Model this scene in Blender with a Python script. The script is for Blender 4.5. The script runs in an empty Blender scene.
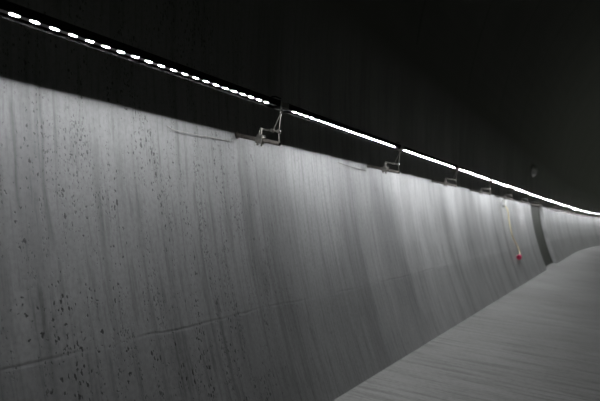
import bpy, bmesh, math, random
from mathutils import Vector, Matrix
random.seed(4)
C = bpy.context.scene.collection
sc = bpy.context.scene
PI = math.pi

# ------------------------------------------------------------------ dimensions (metres)
EYE = 1.22                       # lens height above the carriageway
LX, LZ = -1.69, EYE + .501       # line of LED fixtures
WX, WZ = -1.973, EYE + .342      # where the bracket pipes leave the wall
ARC_Z = EYE + 1.30               # height of the tunnel axis
ARC_R = 5.712
ARC_X = 3.658
BEND0, BEND_R = 24.0, 120.0      # the tunnel bends to the right from here on
NICHE0, NICHE1 = 15.33, 18.0
END = 62.0
START = -9.0

def P(x, s, z):
    """point at lateral offset x, chainage s, height z, following the bend"""
    if s <= BEND0: return Vector((x, s, z))
    a = (s - BEND0) / BEND_R
    return Vector((BEND_R - (BEND_R - x)*math.cos(a), BEND0 + (BEND_R - x)*math.sin(a), z))
def heading(s): return 0.0 if s <= BEND0 else -(s - BEND0)/BEND_R
def wall_x(z, R=ARC_R): return ARC_X - math.sqrt(max(0, R*R - (z-ARC_Z)**2))

# ------------------------------------------------------------------ helpers
def obj(name, bm, mat, parent=None, smooth=False):
    me = bpy.data.meshes.new(name); bm.normal_update(); bm.to_mesh(me); bm.free()
    o = bpy.data.objects.new(name, me); C.objects.link(o)
    if mat: me.materials.append(mat)
    if smooth:
        for p in me.polygons: p.use_smooth = True
    if parent: o.parent = parent
    return o
def tag(o, label, cat, group=None):
    o['label'] = label; o['category'] = cat
    if group: o['group'] = group
    return o
def empty(name, loc, rz=0, size=.1):
    o = bpy.data.objects.new(name, None); C.objects.link(o)
    o.empty_display_size = size; o.location = loc; o.rotation_euler = (0, 0, rz)
    return o
def box(bm, x0, x1, y0, y1, z0, z1, bevel=0, mtx=None):
    r = bmesh.ops.create_cube(bm, size=1.0)
    M = Matrix.Translation(((x0+x1)/2, (y0+y1)/2, (z0+z1)/2)) @ Matrix.Diagonal((x1-x0, y1-y0, z1-z0, 1))
    if mtx: M = mtx @ M
    bmesh.ops.transform(bm, matrix=M, verts=r['verts'])
    if bevel:
        es = list({e for v in r['verts'] for e in v.link_edges})
        bmesh.ops.bevel(bm, geom=es, offset=bevel, segments=2, affect='EDGES', profile=.5)
def tube(bm, pts, r, n=12, cap=True, bore=0):
    pts = [Vector(p) for p in pts]; rings = []
    prev = None
    for i, p in enumerate(pts):
        d = (pts[min(i+1, len(pts)-1)] - pts[max(i-1, 0)]).normalized()
        if prev is None:
            a = Vector((0, 0, 1)) if abs(d.z) < .9 else Vector((1, 0, 0))
            u = d.cross(a).normalized()
        else: u = (prev - d*prev.dot(d)).normalized()
        prev = u; v = d.cross(u)
        rr = r[i] if isinstance(r, (list, tuple)) else r
        rings.append([bm.verts.new(p + (u*math.cos(2*PI*k/n) + v*math.sin(2*PI*k/n))*rr) for k in range(n)])
    for a, b in zip(rings, rings[1:]):
        for k in range(n): bm.faces.new((a[k], b[k], b[(k+1) % n], a[(k+1) % n])[::-1])
    if cap:
        bm.faces.new(rings[0][::-1][::-1]); 
        if bore:
            d = (pts[-1]-pts[-2]).normalized()
            inner = [bm.verts.new(pts[-1] + (v.co-pts[-1])*bore) for v in rings[-1]]
            deep = [bm.verts.new(v.co - d*.03) for v in inner]
            for k in range(n):
                bm.faces.new((rings[-1][k], rings[-1][(k+1) % n], inner[(k+1) % n], inner[k]))
                bm.faces.new((inner[k], inner[(k+1) % n], deep[(k+1) % n], deep[k]))
            bm.faces.new(deep)
        else: bm.faces.new(rings[-1][::-1])
def fix(bm): bmesh.ops.recalc_face_normals(bm, faces=bm.faces)
def spline(pts, n=10):
    pts = [Vector(p) for p in pts]; q = [pts[0]*2-pts[1]] + pts + [pts[-1]*2-pts[-2]]; out = []
    for i in range(1, len(q)-2):
        a, b, c, d = q[i-1:i+3]
        for k in range(n):
            t = k/n
            out.append(.5*((2*b) + (c-a)*t + (2*a-5*b+4*c-d)*t*t + (3*b-a-3*c+d)*t**3))
    out.append(pts[-1]); return out

# ------------------------------------------------------------------ materials
class NT:
    def __init__(s, name):
        s.m = bpy.data.materials.new(name); s.m.use_nodes = True; s.t = s.m.node_tree
        s.b = s.t.nodes['Principled BSDF']
    def n(s, ty, **kw):
        nd = s.t.nodes.new(ty)
        for k, v in kw.items():
            if k in ('inp',):
                for a, b in v.items(): nd.inputs[a].default_value = b
            else: setattr(nd, k, v)
        return nd
    def l(s, a, b): s.t.links.new(a, b)
    def ramp(s, src, stops):
        r = s.n('ShaderNodeValToRGB'); cr = r.color_ramp
        while len(cr.elements) < len(stops): cr.elements.new(.5)
        for e, (p, c) in zip(cr.elements, stops):
            e.position = p; e.color = (c, c, c, 1) if not isinstance(c, tuple) else (*c, 1)
        s.l(src, r.inputs[0]); return r.outputs[0]
    def mul(s, a, b, f=1.0, mode='MULTIPLY'):
        m = s.n('ShaderNodeMix', data_type='RGBA', blend_type=mode); m.inputs[0].default_value = f
        s.l(a, m.inputs[6]); s.l(b, m.inputs[7]); return m.outputs[2]
    def math(s, op, a, b=None, clamp=False):
        m = s.n('ShaderNodeMath', operation=op); m.use_clamp = clamp
        for i, v in enumerate((a, b)):
            if v is None: continue
            if isinstance(v, (int, float)): m.inputs[i].default_value = v
            else: s.l(v, m.inputs[i])
        return m.outputs[0]
def simple(name, col, rough=.5, metal=0, noise=.15, scale=40, spec=.5):
    k = NT(name); k.b.inputs['Roughness'].default_value = rough; k.b.inputs['Metallic'].default_value = metal
    k.b.inputs['Specular IOR Level'].default_value = spec
    tc = k.n('ShaderNodeTexCoord'); no = k.n('ShaderNodeTexNoise', inp={'Scale': scale, 'Detail': 4.0})
    k.l(tc.outputs['Object'], no.inputs['Vector'])
    lo = tuple(max(0, c*(1-noise)) for c in col); hi = tuple(min(1, c*(1+noise)) for c in col)
    k.l(k.ramp(no.outputs[0], [(.3, lo), (.7, hi)]), k.b.inputs['Base Color'])
    return k.m

def uvmap(k, sx, sy, loc=(0, 0, 0), shear=0.0):
    """UV in metres -> scaled coordinates"""
    uv = k.n('ShaderNodeUVMap'); uv.uv_map = 'UVMap'
    mp = k.n('ShaderNodeMapping', inp={'Scale': (sx, sy, 1), 'Location': loc, 'Rotation': (0, 0, shear)})
    k.l(uv.outputs[0], mp.inputs[0]); return mp.outputs[0], uv.outputs[0]

def concrete_wall():
    k = NT('cast_concrete')
    def noise(sx, sy, det=5, loc=(0, 0, 0), rough=.6, dist=0):
        v, _ = uvmap(k, sx, sy, loc)
        n = k.n('ShaderNodeTexNoise', inp={'Scale': 1.0, 'Detail': float(det), 'Roughness': rough, 'Distortion': dist}); n.noise_dimensions = '2D'
        k.l(v, n.inputs['Vector']); return n.outputs[0]
    base = k.ramp(noise(1.1, .9, 6), [(.25, (.162, .164, .163)), (.75, (.208, .210, .208))])
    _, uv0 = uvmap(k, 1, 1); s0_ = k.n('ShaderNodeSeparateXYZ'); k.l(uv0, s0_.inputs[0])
    far_lift = k.math('MULTIPLY', k.math('SUBTRACT', s0_.outputs[0], 2.7), .3, True)      # paler further on: the far wall's brightness put into the colour
    g_ = k.math('ADD', 1.0, k.math('MULTIPLY', far_lift, 1.85)); c_ = k.n('ShaderNodeCombineColor'); [k.l(g_, c_.inputs[i]) for i in range(3)]
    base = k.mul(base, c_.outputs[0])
    # fine run streaks down the wall
    st = k.ramp(noise(16, .7, 5, (3, 1, 0)), [(.34, .80), (.46, .98), (.62, 1.02)])
    col = k.mul(base, st)
    st2 = k.ramp(noise(46, 3.0, 3, (7, 4, 0)), [(.33, .74), (.45, .97), (.6, 1.0)])
    col = k.mul(col, st2)
    # broad damp stripes
    st3 = k.ramp(noise(2.3, .25, 3, (1.7, 9, 0)), [(.36, .80), (.5, .98), (.64, 1.05)])
    col = k.mul(col, st3, .9)
    fine = k.ramp(noise(60, 45, 4), [(.3, .86), (.6, 1.05)])
    col = k.mul(col, fine)
    # bug holes: sparse vertically stretched pits, clustered in columns
    def pits(sx, sy, lo, hi, dens_lo, dens_hi, loc, dsx, dsy):
        v, _ = uvmap(k, sx, sy, loc)
        # jitter the lookup so that the pits are ragged
        nz = k.n('ShaderNodeTexNoise', inp={'Scale': 1.7, 'Detail': 2.0}); k.l(v, nz.inputs['Vector'])
        ad = k.n('ShaderNodeVectorMath', operation='MULTIPLY_ADD'); ad.inputs[1].default_value = (1.1, 1.1, 0)
        k.l(nz.outputs[1], ad.inputs[0]); k.l(v, ad.inputs[2])
        vo = k.n('ShaderNodeTexVoronoi', inp={'Scale': 1.0}); vo.voronoi_dimensions = '2D'
        k.l(ad.outputs[0], vo.inputs['Vector'])
        sp = k.n('ShaderNodeSeparateColor'); k.l(vo.outputs['Color'], sp.inputs[0])
        big = k.ramp(noise(dsx, dsy, 4, loc), [(dens_lo, 0.0), (dens_hi, 1.0)])
        # radius of this cell's pit
        rad = k.math('MULTIPLY', k.math('POWER', sp.outputs[0], 2.2), big)
        rad = k.math('MULTIPLY', rad, hi)
        d = k.math('SUBTRACT', rad, vo.outputs['Distance'])
        return k.math('MULTIPLY', d, 9.0, True)
    p1 = pits(66, 36, 0, .52, .47, .64, (0, 0, 0), 7, 1.6)
    p2 = pits(120, 60, 0, .55, .45, .62, (5, 3, 0), 12, 1.8)
    p3 = pits(38, 30, 0, .34, .46, .62, (9, 6, 0), 4, 2.2)
    p = k.math('MAXIMUM', k.math('MAXIMUM', p1, k.math('MULTIPLY', p2, .75)), p3)
    fewer = k.math('SUBTRACT', 1.0, k.math('MULTIPLY', k.math('MULTIPLY', k.math('SUBTRACT', s0_.outputs[0], 2.5), 1.4, True), .75))
    p = k.math('MULTIPLY', p, fewer)
    inv = k.ramp(p, [(0, 1.0), (1, .18)])
    col = k.mul(col, inv)
    # explicit stains and pour joint, from the UV
    _, uv = uvmap(k, 1, 1)
    sx = k.n('ShaderNodeSeparateXYZ'); k.l(uv, sx.inputs[0]); U, V = sx.outputs[0], sx.outputs[1]
    wob = k.n('ShaderNodeTexNoise', inp={'Scale': 2.5, 'Detail': 3.0}); k.l(uv, wob.inputs['Vector'])
    Uw = k.math('ADD', U, k.math('MULTIPLY', k.math('SUBTRACT', wob.outputs[0], .5), .06))
    def stripe(u0, w, v0, v1, dark, fade=.25):
        d = k.math('DIVIDE', k.math('ABSOLUTE', k.math('SUBTRACT', Uw, u0)), w)
        a = k.math('SUBTRACT', 1.0, d, True)
        up = k.math('DIVIDE', k.math('SUBTRACT', v1, V), .02, True)
        dn = k.math('DIVIDE', k.math('SUBTRACT', V, v0), fade, True)
        m = k.math('MULTIPLY', k.math('MULTIPLY', a, up), dn)
        return k.math('SUBTRACT', 1.0, k.math('MULTIPLY', m, dark))
    top = VTOP
    for (u0, w, v0, v1, dk, fd) in STAINS:
        f = stripe(u0, w, v0, v1, dk, fd)
        cc = k.n('ShaderNodeCombineColor'); [k.l(f, cc.inputs[i]) for i in range(3)]
        col = k.mul(col, cc.outputs[0])
    # pour joint
    Vw = k.math('ADD', V, k.math('MULTIPLY', k.math('SUBTRACT', wob.outputs[0], .5), .05))
    dj = k.math('DIVIDE', k.math('ABSOLUTE', k.math('SUBTRACT', Vw, VJOINT)), .010)
    jt = k.math('SUBTRACT', 1.0, dj, True)
    jm = k.math('MULTIPLY', jt, k.ramp(noise(1.3, .1, 2, (2, 2, 0)), [(.40, .15), (.6, 1.0)]))
    low = k.math('MULTIPLY', k.math('SUBTRACT', VJOINT, Vw), 60.0, True)
    f = k.math('SUBTRACT', k.math('SUBTRACT', 1.0, k.math('MULTIPLY', low, .10)), k.math('MULTIPLY', jm, .25))
    cc = k.n('ShaderNodeCombineColor'); [k.l(f, cc.inputs[i]) for i in range(3)]
    col = k.mul(col, cc.outputs[0])
    # the upper wall's unlit darkness is put into the colour, merging with the lining
    upper_shade = k.math('DIVIDE', k.math('SUBTRACT', V, VTOP+.25), 1.0, True)
    mx = k.n('ShaderNodeMix', data_type='RGBA'); k.l(upper_shade, mx.inputs[0]); k.l(col, mx.inputs[6]); mx.inputs[7].default_value = (.112, .112, .10, 1)
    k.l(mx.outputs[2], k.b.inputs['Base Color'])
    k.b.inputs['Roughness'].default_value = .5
    k.l(k.math('SUBTRACT', .9, k.math('MULTIPLY', upper_shade, .5)), k.b.inputs['Specular IOR Level'])
    # relief
    h = k.math('SUBTRACT', k.math('MULTIPLY', noise(30, 8, 6), .35), k.math('MULTIPLY', p, .9))
    h = k.math('SUBTRACT', h, k.math('MULTIPLY', jm, .8))
    bp = k.n('ShaderNodeBump', inp={'Strength': .35, 'Distance': .004}); k.l(h, bp.inputs['Height'])
    k.l(bp.outputs[0], k.b.inputs['Normal'])
    return k.m

# V coordinate = arc length up the wall from the floor edge (metres)
def arc_v(z): return ARC_R*(math.asin((z-ARC_Z)/ARC_R) - math.asin((0-ARC_Z)/ARC_R))
VTOP = arc_v(WZ); VJOINT = arc_v(EYE-.63)
STAINS = [  # u centre, half width, v bottom, v top, darkness, fade length
    (1.345, .013, 1.12, VTOP-.06, .40, .1), (1.465, .013, 1.0, VTOP+.03, .42, .1), (1.525, .008, 1.35, VTOP+.04, .30, .1),
    (1.40, .02, .3, .9, .25, .2), (1.72, .02, .2, 1.5, .14, .4), (1.93, .012, .5, 1.55, .18, .4),
    (2.24, .020, 1.2, VTOP+.9, .26, .3), (2.345, .014, .6, 1.35, .40, .3), (2.39, .020, .1, .75, .45, .2),
    (2.46, .012, .5, 1.5, .24, .4), (2.53, .010, .1, 1.2, .28, .4), (2.62, .014, .3, 1.45, .22, .4),
    (2.83, .085, .3, VTOP, .36, .9), (2.76, .02, .2, 1.5, .3, .5), (2.95, .03, .0, 1.0, .25, .5), (3.10, .02, .0, .9, .22, .4),
    (3.95, .05, .0, 1.5, .18, .6), (4.3, .03, .3, VTOP, .22, .6),
    (5.08, .40, .0, VTOP, .34, 1.2), (4.80, .05, .8, VTOP, .25, .5), (7.12, .24, .1, VTOP, .34, 1.0), (8.3, .15, .2, VTOP, .15, .6),
    (9.25, .16, .1, VTOP, .26, 1.0), (11.15, .12, .0, VTOP+.3, .42, .3), (10.3, .10, .0, VTOP, .2, .5), (13.0, .2, .3, VTOP, .22, 1.0),
    (14.3, .2, 0, VTOP, .2, .5), (19.4, .3, 0, VTOP, .3, .5), (22.2, .3, 0, VTOP, .35, .5),
    (25.6, .4, 0, VTOP, .35, .5), (30, .5, 0, VTOP, .35, .5), (36, .6, 0, VTOP, .35, .5)]
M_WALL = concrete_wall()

def concrete_lining():
    k = NT('lining_concrete')
    v, _ = uvmap(k, .8, .6); n = k.n('ShaderNodeTexNoise', inp={'Scale': 1.0, 'Detail': 6.0}); k.l(v, n.inputs['Vector'])
    v2, uv = uvmap(k, 1, 1)
    col = k.ramp(n.outputs[0], [(.3, (.10, .10, .09)), (.7, (.125, .125, .112))])
    s = k.n('ShaderNodeSeparateXYZ'); k.l(uv, s.inputs[0])
    fr = k.math('FRACT', k.math('DIVIDE', s.outputs[0], 2.4))
    d = k.math('MULTIPLY', k.math('ABSOLUTE', k.math('SUBTRACT', fr, .5)), 2.4)
    g = k.math('MULTIPLY', d, 25.0, True)
    g = k.math('ADD', .45, k.math('MULTIPLY', g, .55))
    cc = k.n('ShaderNodeCombineColor'); [k.l(g, cc.inputs[i]) for i in range(3)]
    k.l(k.mul(col, cc.outputs[0]), k.b.inputs['Base Color']); k.b.inputs['Roughness'].default_value = .5; k.b.inputs['Specular IOR Level'].default_value = .4
    bp = k.n('ShaderNodeBump', inp={'Strength': .3, 'Distance': .01}); k.l(g, bp.inputs['Height']); k.l(bp.outputs[0], k.b.inputs['Normal'])
    return k.m
def concrete_floor():
    k = NT('brushed_concrete_roadway')
    def noise(sx, sy, det=5, loc=(0, 0, 0), rot=0.0):
        v, _ = uvmap(k, sx, sy, loc, rot)
        n = k.n('ShaderNodeTexNoise', inp={'Scale': 1.0, 'Detail': float(det), 'Roughness': .6}); n.noise_dimensions = '2D'
        k.l(v, n.inputs['Vector']); return n.outputs[0]
    col = k.ramp(noise(.5, .5, 6), [(.3, (.225, .225, .215)), (.7, (.295, .295, .283))])
    col = k.mul(col, k.ramp(noise(1.1, 14, 5), [(.32, .72), (.5, 1.0), (.7, 1.06)]))
    col = k.mul(col, k.ramp(noise(2.5, 45, 4, (4, 1, 0)), [(.3, .82), (.5, 1.0)]))
    col = k.mul(col, k.ramp(noise(30, 30, 4, (8, 2, 0)), [(.3, .85), (.55, 1.0)]))
    k.l(col, k.b.inputs['Base Color']); k.b.inputs['Roughness'].default_value = .75
    k.b.inputs['Specular IOR Level'].default_value = .3
    h = k.math('ADD', noise(1.4, 16, 6, (1, 5, 0)), k.math('MULTIPLY', noise(12, 30, 4), .4))
    bp = k.n('ShaderNodeBump', inp={'Strength': .5, 'Distance': .02}); k.l(h, bp.inputs['Height'])
    k.l(bp.outputs[0], k.b.inputs['Normal'])
    return k.m
M_LIN = concrete_lining(); M_FLOOR = concrete_floor()
M_BLACK = simple('black_anodised_aluminium', (.006, .006, .006), .8, 0, .3, 60, .04)
M_GREY = simple('brushed_aluminium_plate', (.22, .22, .20), .45, .6, .2, 80)
M_STEEL = simple('galvanised_steel', (.24, .23, .21), .28, .9, .35, 60)
M_RUST = simple('weathered_steel_pipe', (.16, .145, .13), .28, .7, .5, 45)
M_PCB = simple('white_circuit_board', (.30, .30, .29), .6, 0, .1, 50)
M_WIRE = simple('pale_tie_wire', (.34, .33, .30), .5, .3, .2, 60)
M_YEL = simple('yellowish_cable_rubber', (.74, .66, .42), .5, 0, .15, 30)
M_RED = simple('red_plug_plastic', (.62, .03, .12), .4, 0, .1, 30)
M_PALE = simple('pale_grey_plastic', (.75, .75, .73), .5, 0, .08, 30)
def emit(name, col, s):
    m = bpy.data.materials.new(name); m.use_nodes = True; t = m.node_tree; t.nodes.clear()
    e = t.nodes.new('ShaderNodeEmission'); e.inputs[0].default_value = (*col, 1); e.inputs[1].default_value = s
    o = t.nodes.new('ShaderNodeOutputMaterial'); t.links.new(e.outputs[0], o.inputs[0]); return m
LED_L = 840.0
M_LED = emit('lit_led', (.955, .97, 1.0), LED_L)

# ------------------------------------------------------------------ the tunnel shell
def stations(extra=()):
    s = [START + i*.75 for i in range(int((END-START)/.75)+1)] + list(extra)
    return sorted(set(round(v, 4) for v in s))
def sweep(bm, prof, ss, off=None):
    """prof: list of (x, z, v); closed=False; makes UV (s, v)"""
    uvl = bm.loops.layers.uv.verify()
    grid = [[bm.verts.new(P(x - (off(s, z) if off else 0), s, z)) for (x, z, v) in prof] for s in ss]
    for i in range(len(ss)-1):
        for j in range(len(prof)-1):
            f = bm.faces.new((grid[i][j], grid[i+1][j], grid[i+1][j+1], grid[i][j+1]))
            for lp, (a, b) in zip(f.loops, ((i, j), (i+1, j), (i+1, j+1), (i, j+1))):
                lp[uvl].uv = (ss[a], prof[b][2])
    return grid
def shell(name, prof, mat, ss, off=None, thick=.35, flip=False):
    """inner surface plus an outer skin and closed ends, so that it has a thickness"""
    bm = bmesh.new(); g = sweep(bm, prof, ss, off)
    uvl = bm.loops.layers.uv.verify()
    outer = []
    for (x, z, v) in prof:
        if name == 'floor': outer.append((x, z-thick, v))
        else:
            d = Vector((x-ARC_X, z-ARC_Z)).normalized()*(thick+ (.3 if name == 'wall_left' else 0)); outer.append((x+d.x, z+d.y, v))
    h = sweep(bm, outer, ss)
    n, m = len(ss), len(prof)
    for i in range(n-1):
        for j in (0, m-1): bm.faces.new((g[i][j], g[i+1][j], h[i+1][j], h[i][j]))
    for i in (0, n-1):
        for j in range(m-1): bm.faces.new((g[i][j], g[i][j+1], h[i][j+1], h[i][j]))
    fix(bm)
    o = obj(name, bm, mat); o['kind'] = 'structure'; o.data.uv_layers[0].name = 'UVMap'; return o
def arc(t0, t1, n, R=ARC_R):
    out = []
    t00 = math.asin((0-ARC_Z)/ARC_R)
    for i in range(n+1):
        t = t0 + (t1-t0)*i/n
        out.append((ARC_X - R*math.cos(t), ARC_Z + R*math.sin(t), ARC_R*(t-t00)))
    return out
t_floor = math.asin(-ARC_Z/ARC_R)
zn = WZ + .06                          # niche head
t_head = math.asin((zn-ARC_Z)/ARC_R)
t_spring = math.asin((EYE+1.75-ARC_Z)/ARC_R)
eps = .0008
prof_l = arc(t_floor, t_head, 24) + arc(t_head+eps, t_spring, 8)
NICHE_D = .14
def noff(s, z):
    return NICHE_D if (NICHE0 + .0005 < s < NICHE1 - .0005 and z < zn + .0005) else 0
ss = stations((NICHE0, NICHE0+.004, NICHE1-.004, NICHE1))
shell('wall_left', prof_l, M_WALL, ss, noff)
ssb = stations()
shell('ceiling', arc(t_spring, PI-t_spring, 60), M_LIN, ssb)
shell('wall_right', arc(PI-t_spring, PI-t_floor, 30), M_LIN, ssb)
fx0, fx1 = ARC_X - ARC_R*math.cos(t_floor), ARC_X + ARC_R*math.cos(t_floor)
fl = [(fx0-.6, 0, 0.0)] + [(fx0 + (fx1-fx0)*i/24, 0, .6+(fx1-fx0)*i/24) for i in range(25)]
# floor UV: u along the tunnel, v across
bm = bmesh.new()
o = shell('floor', fl, M_FLOOR, ssb, None, .3)
bm.free()
# swap the floor's UV so that brush marks run across the roadway
me = o.data
for l in me.uv_layers[0].data: l.uv = (l.uv[1], l.uv[0])

# ------------------------------------------------------------------ LED line fixtures
PITCH = 2.0
JOINT0 = 2.77
HALF = .955                      # half of the housing length
N_LED, LED_P = 24, .0737
def channel_bm():
    """dark aluminium channel, open underneath, with the deeper shade on the wall side"""
    bm = bmesh.new()
    # outline in x,z; origin at the LED face, wall side is -x
    o = [(-.0255, -.0140), (-.0255, .020), (-.016, .032), (.010, .032), (.018, .024), (.018, -.0022),
         (.0165, -.0022), (.0165, .003), (-.024, .003), (-.024, -.0140)]
    a = [bm.verts.new((x, -HALF, z)) for x, z in o]; b = [bm.verts.new((x, HALF, z)) for x, z in o]
    n = len(o)
    for i in range(n): bm.faces.new((a[i], a[(i+1) % n], b[(i+1) % n], b[i]))
    bm.faces.new(a); bm.faces.new(b[::-1]); fix(bm); return bm
def led_bm():
    bm = bmesh.new()
    # flat lozenge-shaped lens
    n = 12; L, W = .018, .0045
    top = [bm.verts.new((W*math.cos(2*PI*i/n), L*math.sin(2*PI*i/n), 0.0018)) for i in range(n)]
    bot = [bm.verts.new((W*.9*math.cos(2*PI*i/n), L*.95*math.sin(2*PI*i/n), -.0004)) for i in range(n)]
    for i in range(n): bm.faces.new((top[i], top[(i+1) % n], bot[(i+1) % n], bot[i]))
    bm.faces.new(bot).material_index = 1; bm.faces.new(top[::-1]); fix(bm); return bm
def build_light():
    root = empty('linear_led_light', (0, 0, 0))
    obj('housing', channel_bm(), M_BLACK, root)
    bm = bmesh.new(); box(bm, -.0235, .0158, -HALF+.004, HALF-.004, .0014, .0030); obj('circuit_board', bm, M_PCB, root)
    for s in (-1, 1):
        bm = bmesh.new(); box(bm, -.0265, .019, min(s*HALF, s*(HALF+.004)), max(s*HALF, s*(HALF+.004)), -.0142, .033, .001)
        obj('end_cap', bm, M_BLACK, root)
    bm = bmesh.new(); tube(bm, [(0, HALF-.06, .028), (0, HALF-.06, .040), (0, HALF-.02, .048), (0, HALF+.03, .046)], .004, 8)
    fix(bm); obj('power_lead', bm, M_BLACK, root, True)
    return root
lead = build_light()
led0 = obj('led', led_bm(), M_PCB, lead); led0.data.materials.append(M_LED)
led0.location = (0, -(N_LED-1)/2*LED_P-.003, -.0005); led0.rotation_euler = (0, -math.radians(15), 0)
for i in range(1, N_LED):
    c = led0.copy(); C.objects.link(c); c.location = (0, (i-(N_LED-1)/2)*LED_P-.003, -.0005)
def copy_tree(o, parent=None):
    c = o.copy(); C.objects.link(c); c.parent = parent
    for ch in o.children: copy_tree(ch, c)
    return c
ordw = ['first', 'second', 'third', 'fourth', 'fifth', 'sixth', 'seventh', 'eighth']
light_labels = {
 -1: 'black linear LED light running on towards the viewer, beyond the left edge of the photo',
 0: 'nearest linear LED light, from the upper left corner, its LEDs clearly separate glowing dots',
 1: 'linear LED light with fine close dots, between the largest and the second largest wall bracket',
 2: 'linear LED light between the second and third wall brackets from the left, dots almost merged',
 3: 'short-looking linear LED light between the third and fourth wall brackets from the left',
 4: 'small linear LED light directly left of the gap above the yellowish hanging cable',
 5: 'small linear LED light just above the top of the yellowish hanging cable',
 6: 'small linear LED light right after the hanging cable, before the dark wall recess'}
lights = []
for k in range(-1, 21):
    s = JOINT0 - 1.0 + PITCH*k
    t = lead if k == -1 else copy_tree(lead)
    t.location = P(LX, s, LZ); t.rotation_euler = (0, 0, heading(s))
    lab = light_labels.get(k, 'distant linear LED light in the merged bright line by the right edge')
    tag(t, lab, 'light', 'linear LED lights along the wall'); lights.append(t)
# ------------------------------------------------------------------ wall brackets
DX = LX - WX                     # wall to light
def build_bracket():
    """origin where the pipe enters the wall; +x into the tunnel; z up"""
    root = empty('wall_bracket', (0, 0, 0))
    pe = Vector((.293, .0, -.045))                       # free end of the pipe
    a = Vector((-.03, 0, .0045)); d = (pe-a).normalized()
    bm = bmesh.new(); tube(bm, [a, pe], .0125, 16, True, .78); fix(bm); obj('pipe', bm, M_RUST, root, False)
    bm = bmesh.new(); tube(bm, [(-.004, 0, .0006), (.009, 0, -.0014)], .021, 16); fix(bm); obj('wall_sleeve', bm, M_RUST, root)
    def on(t): return a + d*(t*(pe-a).length)
    cpos = on(.60)
    ang = math.atan2(d.z, d.x); R = Matrix.Translation(cpos) @ Matrix.Rotation(-ang, 4, 'Y')
    bm = bmesh.new()
    box(bm, -.023, .023, -.021, .021, -.022, .022, .005, R)                 # coupler body
    box(bm, -.012, .012, -.028, .028, .018, .030, .003, R)
    cl = obj('clamp', bm, M_STEEL, root)
    for (x, y) in ((-.014, .0), (.014, .0)):
        bm = bmesh.new(); tube(bm, [R @ Vector((x, y, -.034)), R @ Vector((x, y, -.018))], .0062, 6); fix(bm)
        obj('bolt', bm, M_STEEL, cl)
    # threaded stud standing on the clamp, and the arm on top of it
    st_top = cpos + Vector((.004, 0, .062))
    bm = bmesh.new(); tube(bm, [cpos + Vector((.004, 0, .02)), st_top], .0055, 10); tube(bm, [st_top-Vector((0, 0, .006)), st_top+Vector((0, 0, .006))], .011, 6)
    tube(bm, [cpos + Vector((-.012, 0, .02)), cpos+Vector((-.010, 0, .056))], .004, 8)
    fix(bm); obj('stud', bm, M_STEEL, root)
    kx = pe.x - .018
    arm_end = Vector((kx+.006, 0, st_top.z-.012))
    bm = bmesh.new()
    tube(bm, [st_top - Vector((.008, 0, 0)), arm_end], .0048, 10)
    fix(bm); obj('arm', bm, M_STEEL, root)
    for f in (.62, 1.0):
        q = st_top.lerp(arm_end, f)
        bm = bmesh.new(); tube(bm, [q+Vector((0, -.013, 0)), q+Vector((0, .013, 0))], .0095, 8); fix(bm); obj('nut', bm, M_STEEL, root)
    # V of two thin rods up to the joint of the lights
    hub = Vector((DX + .004, 0, (LZ-WZ)-.026))
    for q in (st_top.lerp(arm_end, .66), arm_end):
        bm = bmesh.new(); tube(bm, [q, hub], .0032, 8); fix(bm); obj('hanger_rod', bm, M_STEEL, root)
    # a drop from the arm to the end of the pipe
    bm = bmesh.new(); tube(bm, [arm_end, Vector((pe.x-.004, 0, pe.z+.006))], .0035, 8); fix(bm); obj('brace', bm, M_STEEL, root)
    bm = bmesh.new(); bmesh.ops.create_uvsphere(bm, u_segments=16, v_segments=10, radius=.0105, matrix=Matrix.Translation(hub)); obj('ball_joint', bm, M_STEEL, root, True)
    # plate carrying the ends of both lights
    zt = (LZ-WZ)
    bm = bmesh.new(); box(bm, DX-.03, DX+.026, -.036, .036, zt-.012, zt-.006, .0015); tube(bm, [hub, (hub.x, 0, zt-.008)], .005, 8)
    fix(bm); obj('mounting_plate', bm, M_GREY, root)
    # grey joint cover between the two housings
    bm = bmesh.new(); box(bm, DX-.05, DX+.028, -.039, .039, zt-.004, zt+.026, .003); obj('joint_cover', bm, M_GREY, root)
    return root
br0 = build_bracket()
br_labels = [
 'largest and nearest steel pipe bracket, with a V of rods under the lights',
 'second steel pipe bracket from the left, above a wide dark stain on the wall',
 'third steel pipe bracket from the left, small, blurred, on bright wall',
 'fourth steel pipe bracket from the left, tiny, just left of the hanging cable',
 'fifth steel pipe bracket from the left, tiny, right above the hanging cable',
 'sixth steel pipe bracket from the left, tiny, at the top of the dark wall recess']
brackets = []
for k in range(0, 19):
    s = JOINT0 + PITCH*k
    if NICHE0 < s < NICHE1: continue
    t = br0 if k == 0 else copy_tree(br0)
    t.location = P(WX, s, WZ); t.rotation_euler = (0, 0, heading(s))
    tag(t, br_labels[k] if k < 6 else 'distant steel pipe bracket, a mere speck under the light line by the right edge', 'bracket', 'pipe brackets carrying the lights')
    brackets.append(t)

# ------------------------------------------------------------------ wires, cable, plug, small lamp
def wall_pt(s, z, off=0.0):
    t = math.asin((z-ARC_Z)/ARC_R)
    return P(wall_x(z) + off*math.cos(t), s, z - off*math.sin(t))
def wire(name, pts, r, mat):
    bm = bmesh.new(); tube(bm, spline(pts, 8), r, 8); fix(bm); return obj(name, bm, mat, None, True)
w = wire('tie_wire', [wall_pt(2.173, WZ-.036, .001), wall_pt(2.213, WZ-.052, .012), wall_pt(2.347, WZ-.053, .013), wall_pt(2.542, WZ-.049, .010), wall_pt(2.70, WZ-.048, .001)], .0019, M_WIRE)
tag(w, 'thin pale wire bowing along the top of the wall left of the nearest bracket', 'wire')
w = wire('tie_wire', [wall_pt(4.15, WZ-.030, .002), wall_pt(4.3, WZ-.042, .012), wall_pt(4.5, WZ-.048, .014), wall_pt(4.74, WZ-.050, .003)], .0022, M_WIRE)
tag(w, 'short pale wire on the wall just left of the second bracket', 'wire')

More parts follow.
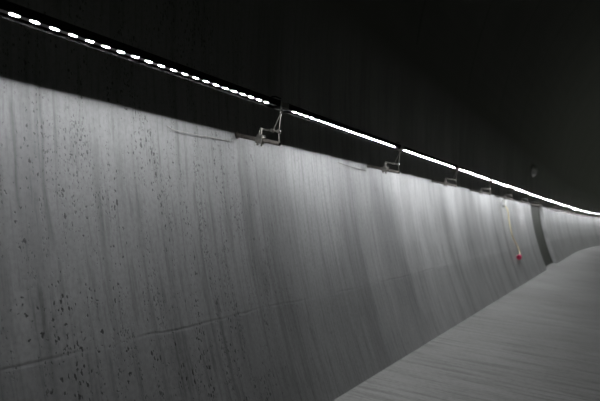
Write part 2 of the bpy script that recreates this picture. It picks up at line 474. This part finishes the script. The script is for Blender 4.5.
# the photograph's camera, also used below as the point the place was surveyed from
f = 583.33; cxp, cyp = 300.0, 200.5; vpx, vpy, roll = 620.0, 225.0, .08
T = Vector((vpx-cxp, vpy-cyp, f)).normalized(); H = Vector((1, roll, 0))
N = T.cross(H).normalized()
if N.y > 0: N = -N
X = T.cross(N).normalized()
if X.x < 0: X = -X
right = Vector((X.x, T.x, N.x)); down = Vector((X.y, T.y, N.y)); fwd = Vector((X.z, T.z, N.z))
cam_d = bpy.data.cameras.new('camera'); cam = bpy.data.objects.new('camera', cam_d); C.objects.link(cam)
Mx = Matrix.Identity(4)
for i in range(3): Mx[i][0] = right[i]; Mx[i][1] = -down[i]; Mx[i][2] = -fwd[i]; Mx[i][3] = (0, 0, EYE)[i]
cam.matrix_world = Mx
cam_d.sensor_width = 36; cam_d.lens = 35; cam_d.clip_start = .02; cam_d.clip_end = 300
cam_d.dof.use_dof = True; cam_d.dof.focus_distance = 2.7; cam_d.dof.aperture_fstop = 2.5; cam_d.dof.aperture_blades = 7
sc.camera = cam

# hanging cable with plug (chainages measured on site)
CS = 11.54
cab = empty('extension_cable', wall_pt(CS, WZ-.05, .05))
inv = cab.location.copy()
def rel(p): return p - inv
bm = bmesh.new()
tube(bm, spline([rel(wall_pt(CS-.06, WZ-.16, .03)), rel(wall_pt(CS+.02, WZ-.25, .05)), rel(wall_pt(CS+.0, WZ-.50, .05)), rel(wall_pt(CS+.02, WZ-.72, .05)),
   rel(wall_pt(CS+.22, WZ-.86, .05)), rel(wall_pt(CS+.30, WZ-.93, .055)), rel(wall_pt(CS+.29, WZ-1.04, .06)), rel(wall_pt(CS+.20, WZ-1.105, .06))], 8), .012, 10); fix(bm)
obj('cord', bm, M_YEL, cab, True)
bm = bmesh.new()
a, b = rel(wall_pt(CS+.22, WZ-1.10, .06)), rel(wall_pt(CS+.02, WZ-1.12, .06)); dd = (b-a)
tube(bm, [a, a+dd*.12, a+dd*.3, a+dd*.35, a+dd*.72, a+dd*.74, a+dd*.82, b], [.016, .024, .034, .040, .040, .050, .050, .042], 16, True, .8); fix(bm)
o = obj('plug', bm, M_RED, cab); o['label'] = 'red industrial plug'
bm = bmesh.new()
for q in range(3):
    t = 2*PI*q/3; off = Vector((0, 0, 0)) + Vector((.012*math.cos(t), 0, .012*math.sin(t)))
    tube(bm, [b+off-dd*.15, b+off+dd*.02], .003, 6)
fix(bm); obj('pin', bm, M_STEEL, cab)
tag(cab, 'yellowish cable hanging down the wall with a red plug on its end', 'cable')
# socket box the cable hangs from
sb = empty('junction_box', wall_pt(CS-.12, WZ-.10, .0))
bm = bmesh.new(); box(bm, -.01, .055, -.06, .06, -.055, .055, .006); obj('housing', bm, M_PALE, sb)
bm = bmesh.new(); box(bm, .055, .061, -.052, .052, -.047, .047, .002); obj('cover', bm, M_PALE, sb)
bm = bmesh.new(); tube(bm, [(.02, .02, -.05), (.02, .02, -.085)], [.014, .011], 10); fix(bm); obj('cable_gland', bm, M_BLACK, sb)
tag(sb, 'small pale junction box on the wall at the top of the hanging cable', 'junction box')
# second thin cord beside it
w = wire('hanging_cord', [wall_pt(10.9, WZ-.01, .02), wall_pt(10.9, WZ-.3, .02), wall_pt(10.92, WZ-.6, .02)], .006, M_PALE)
tag(w, 'thin pale cord hanging down the wall left of the yellowish cable', 'cord')

# dark green-grey sheet filling the wall recess beyond the cable
bm = bmesh.new(); h0, h1 = NICHE0+.02, NICHE1-.02
zs = [.012 + (zn-.03-.012)*i/14 for i in range(15)]
def recess_sheet(bm, a, b, zz, o0, o1):
    g = [[[bm.verts.new(wall_pt(ss_, z, o)) for z in zz] for ss_ in (a, b)] for o in (o0, o1)]
    n = len(zz)
    for j in range(n-1):
        for q in (0, 1): bm.faces.new((g[q][0][j], g[q][1][j], g[q][1][j+1], g[q][0][j+1]))
        for q in (0, 1): bm.faces.new((g[0][q][j], g[1][q][j], g[1][q][j+1], g[0][q][j+1]))
    for j in (0, n-1): bm.faces.new((g[0][0][j], g[0][1][j], g[1][1][j], g[1][0][j]))
M_RECESS = simple('dark_green_grey_sheet', (.075, .08, .068), .6, 0, .2, 6, .3)
hr = empty('recess_panel', wall_pt((h0+h1)/2, .012, -.13)); hb = hr.location.copy()
def hpart(name, bits):
    bm = bmesh.new()
    for b_ in bits: recess_sheet(bm, *b_)
    for v in bm.verts: v.co -= hb
    fix(bm); return obj(name, bm, M_RECESS, hr)
hpart('panel', [(h0+.04, h1-.04, zs, -.138, -.115)])
hpart('frame', [(h0, h0+.05, zs, -.139, -.095), (h1-.05, h1, zs, -.139, -.095), (h0+.05, h1-.05, zs[-2:], -.139, -.095)])
tag(hr, 'dark greenish panel set in the wall recess beyond the hanging cable', 'hatch')

# round sensor on the dark lining above the lights
s0, z0 = 15.90, 2.42
sn = empty('round_wall_lamp', wall_pt(s0, z0, 0)); sn.rotation_euler = (0, 0, heading(s0))
bm = bmesh.new(); tube(bm, [(-.03, 0, 0), (.05, 0, 0)], .15, 24); fix(bm); obj('base', bm, M_PALE, sn)
bm = bmesh.new(); bmesh.ops.create_uvsphere(bm, u_segments=24, v_segments=12, radius=.125, matrix=Matrix.Translation((.05, 0, 0)) @ Matrix.Diagonal((.55, 1, 1, 1)))
obj('cover', bm, M_PALE, sn, True)
tag(sn, 'unlit round pale lamp on the dark tunnel lining above the light line', 'lamp')

# ------------------------------------------------------------------ world and colour
wd = bpy.data.worlds.new('world'); sc.world = wd; wd.use_nodes = True
wd.node_tree.nodes['Background'].inputs[0].default_value = (.9, 1, .8, 1)
wd.node_tree.nodes['Background'].inputs[1].default_value = .17  # weak ambient fill added through the open tunnel ends to lift the blacks
sc.view_settings.view_transform = 'Standard'; sc.view_settings.look = 'None'; sc.view_settings.gamma = 1; sc.view_settings.exposure = 0
try: sc.view_settings.use_curve_mapping = False
except Exception: pass
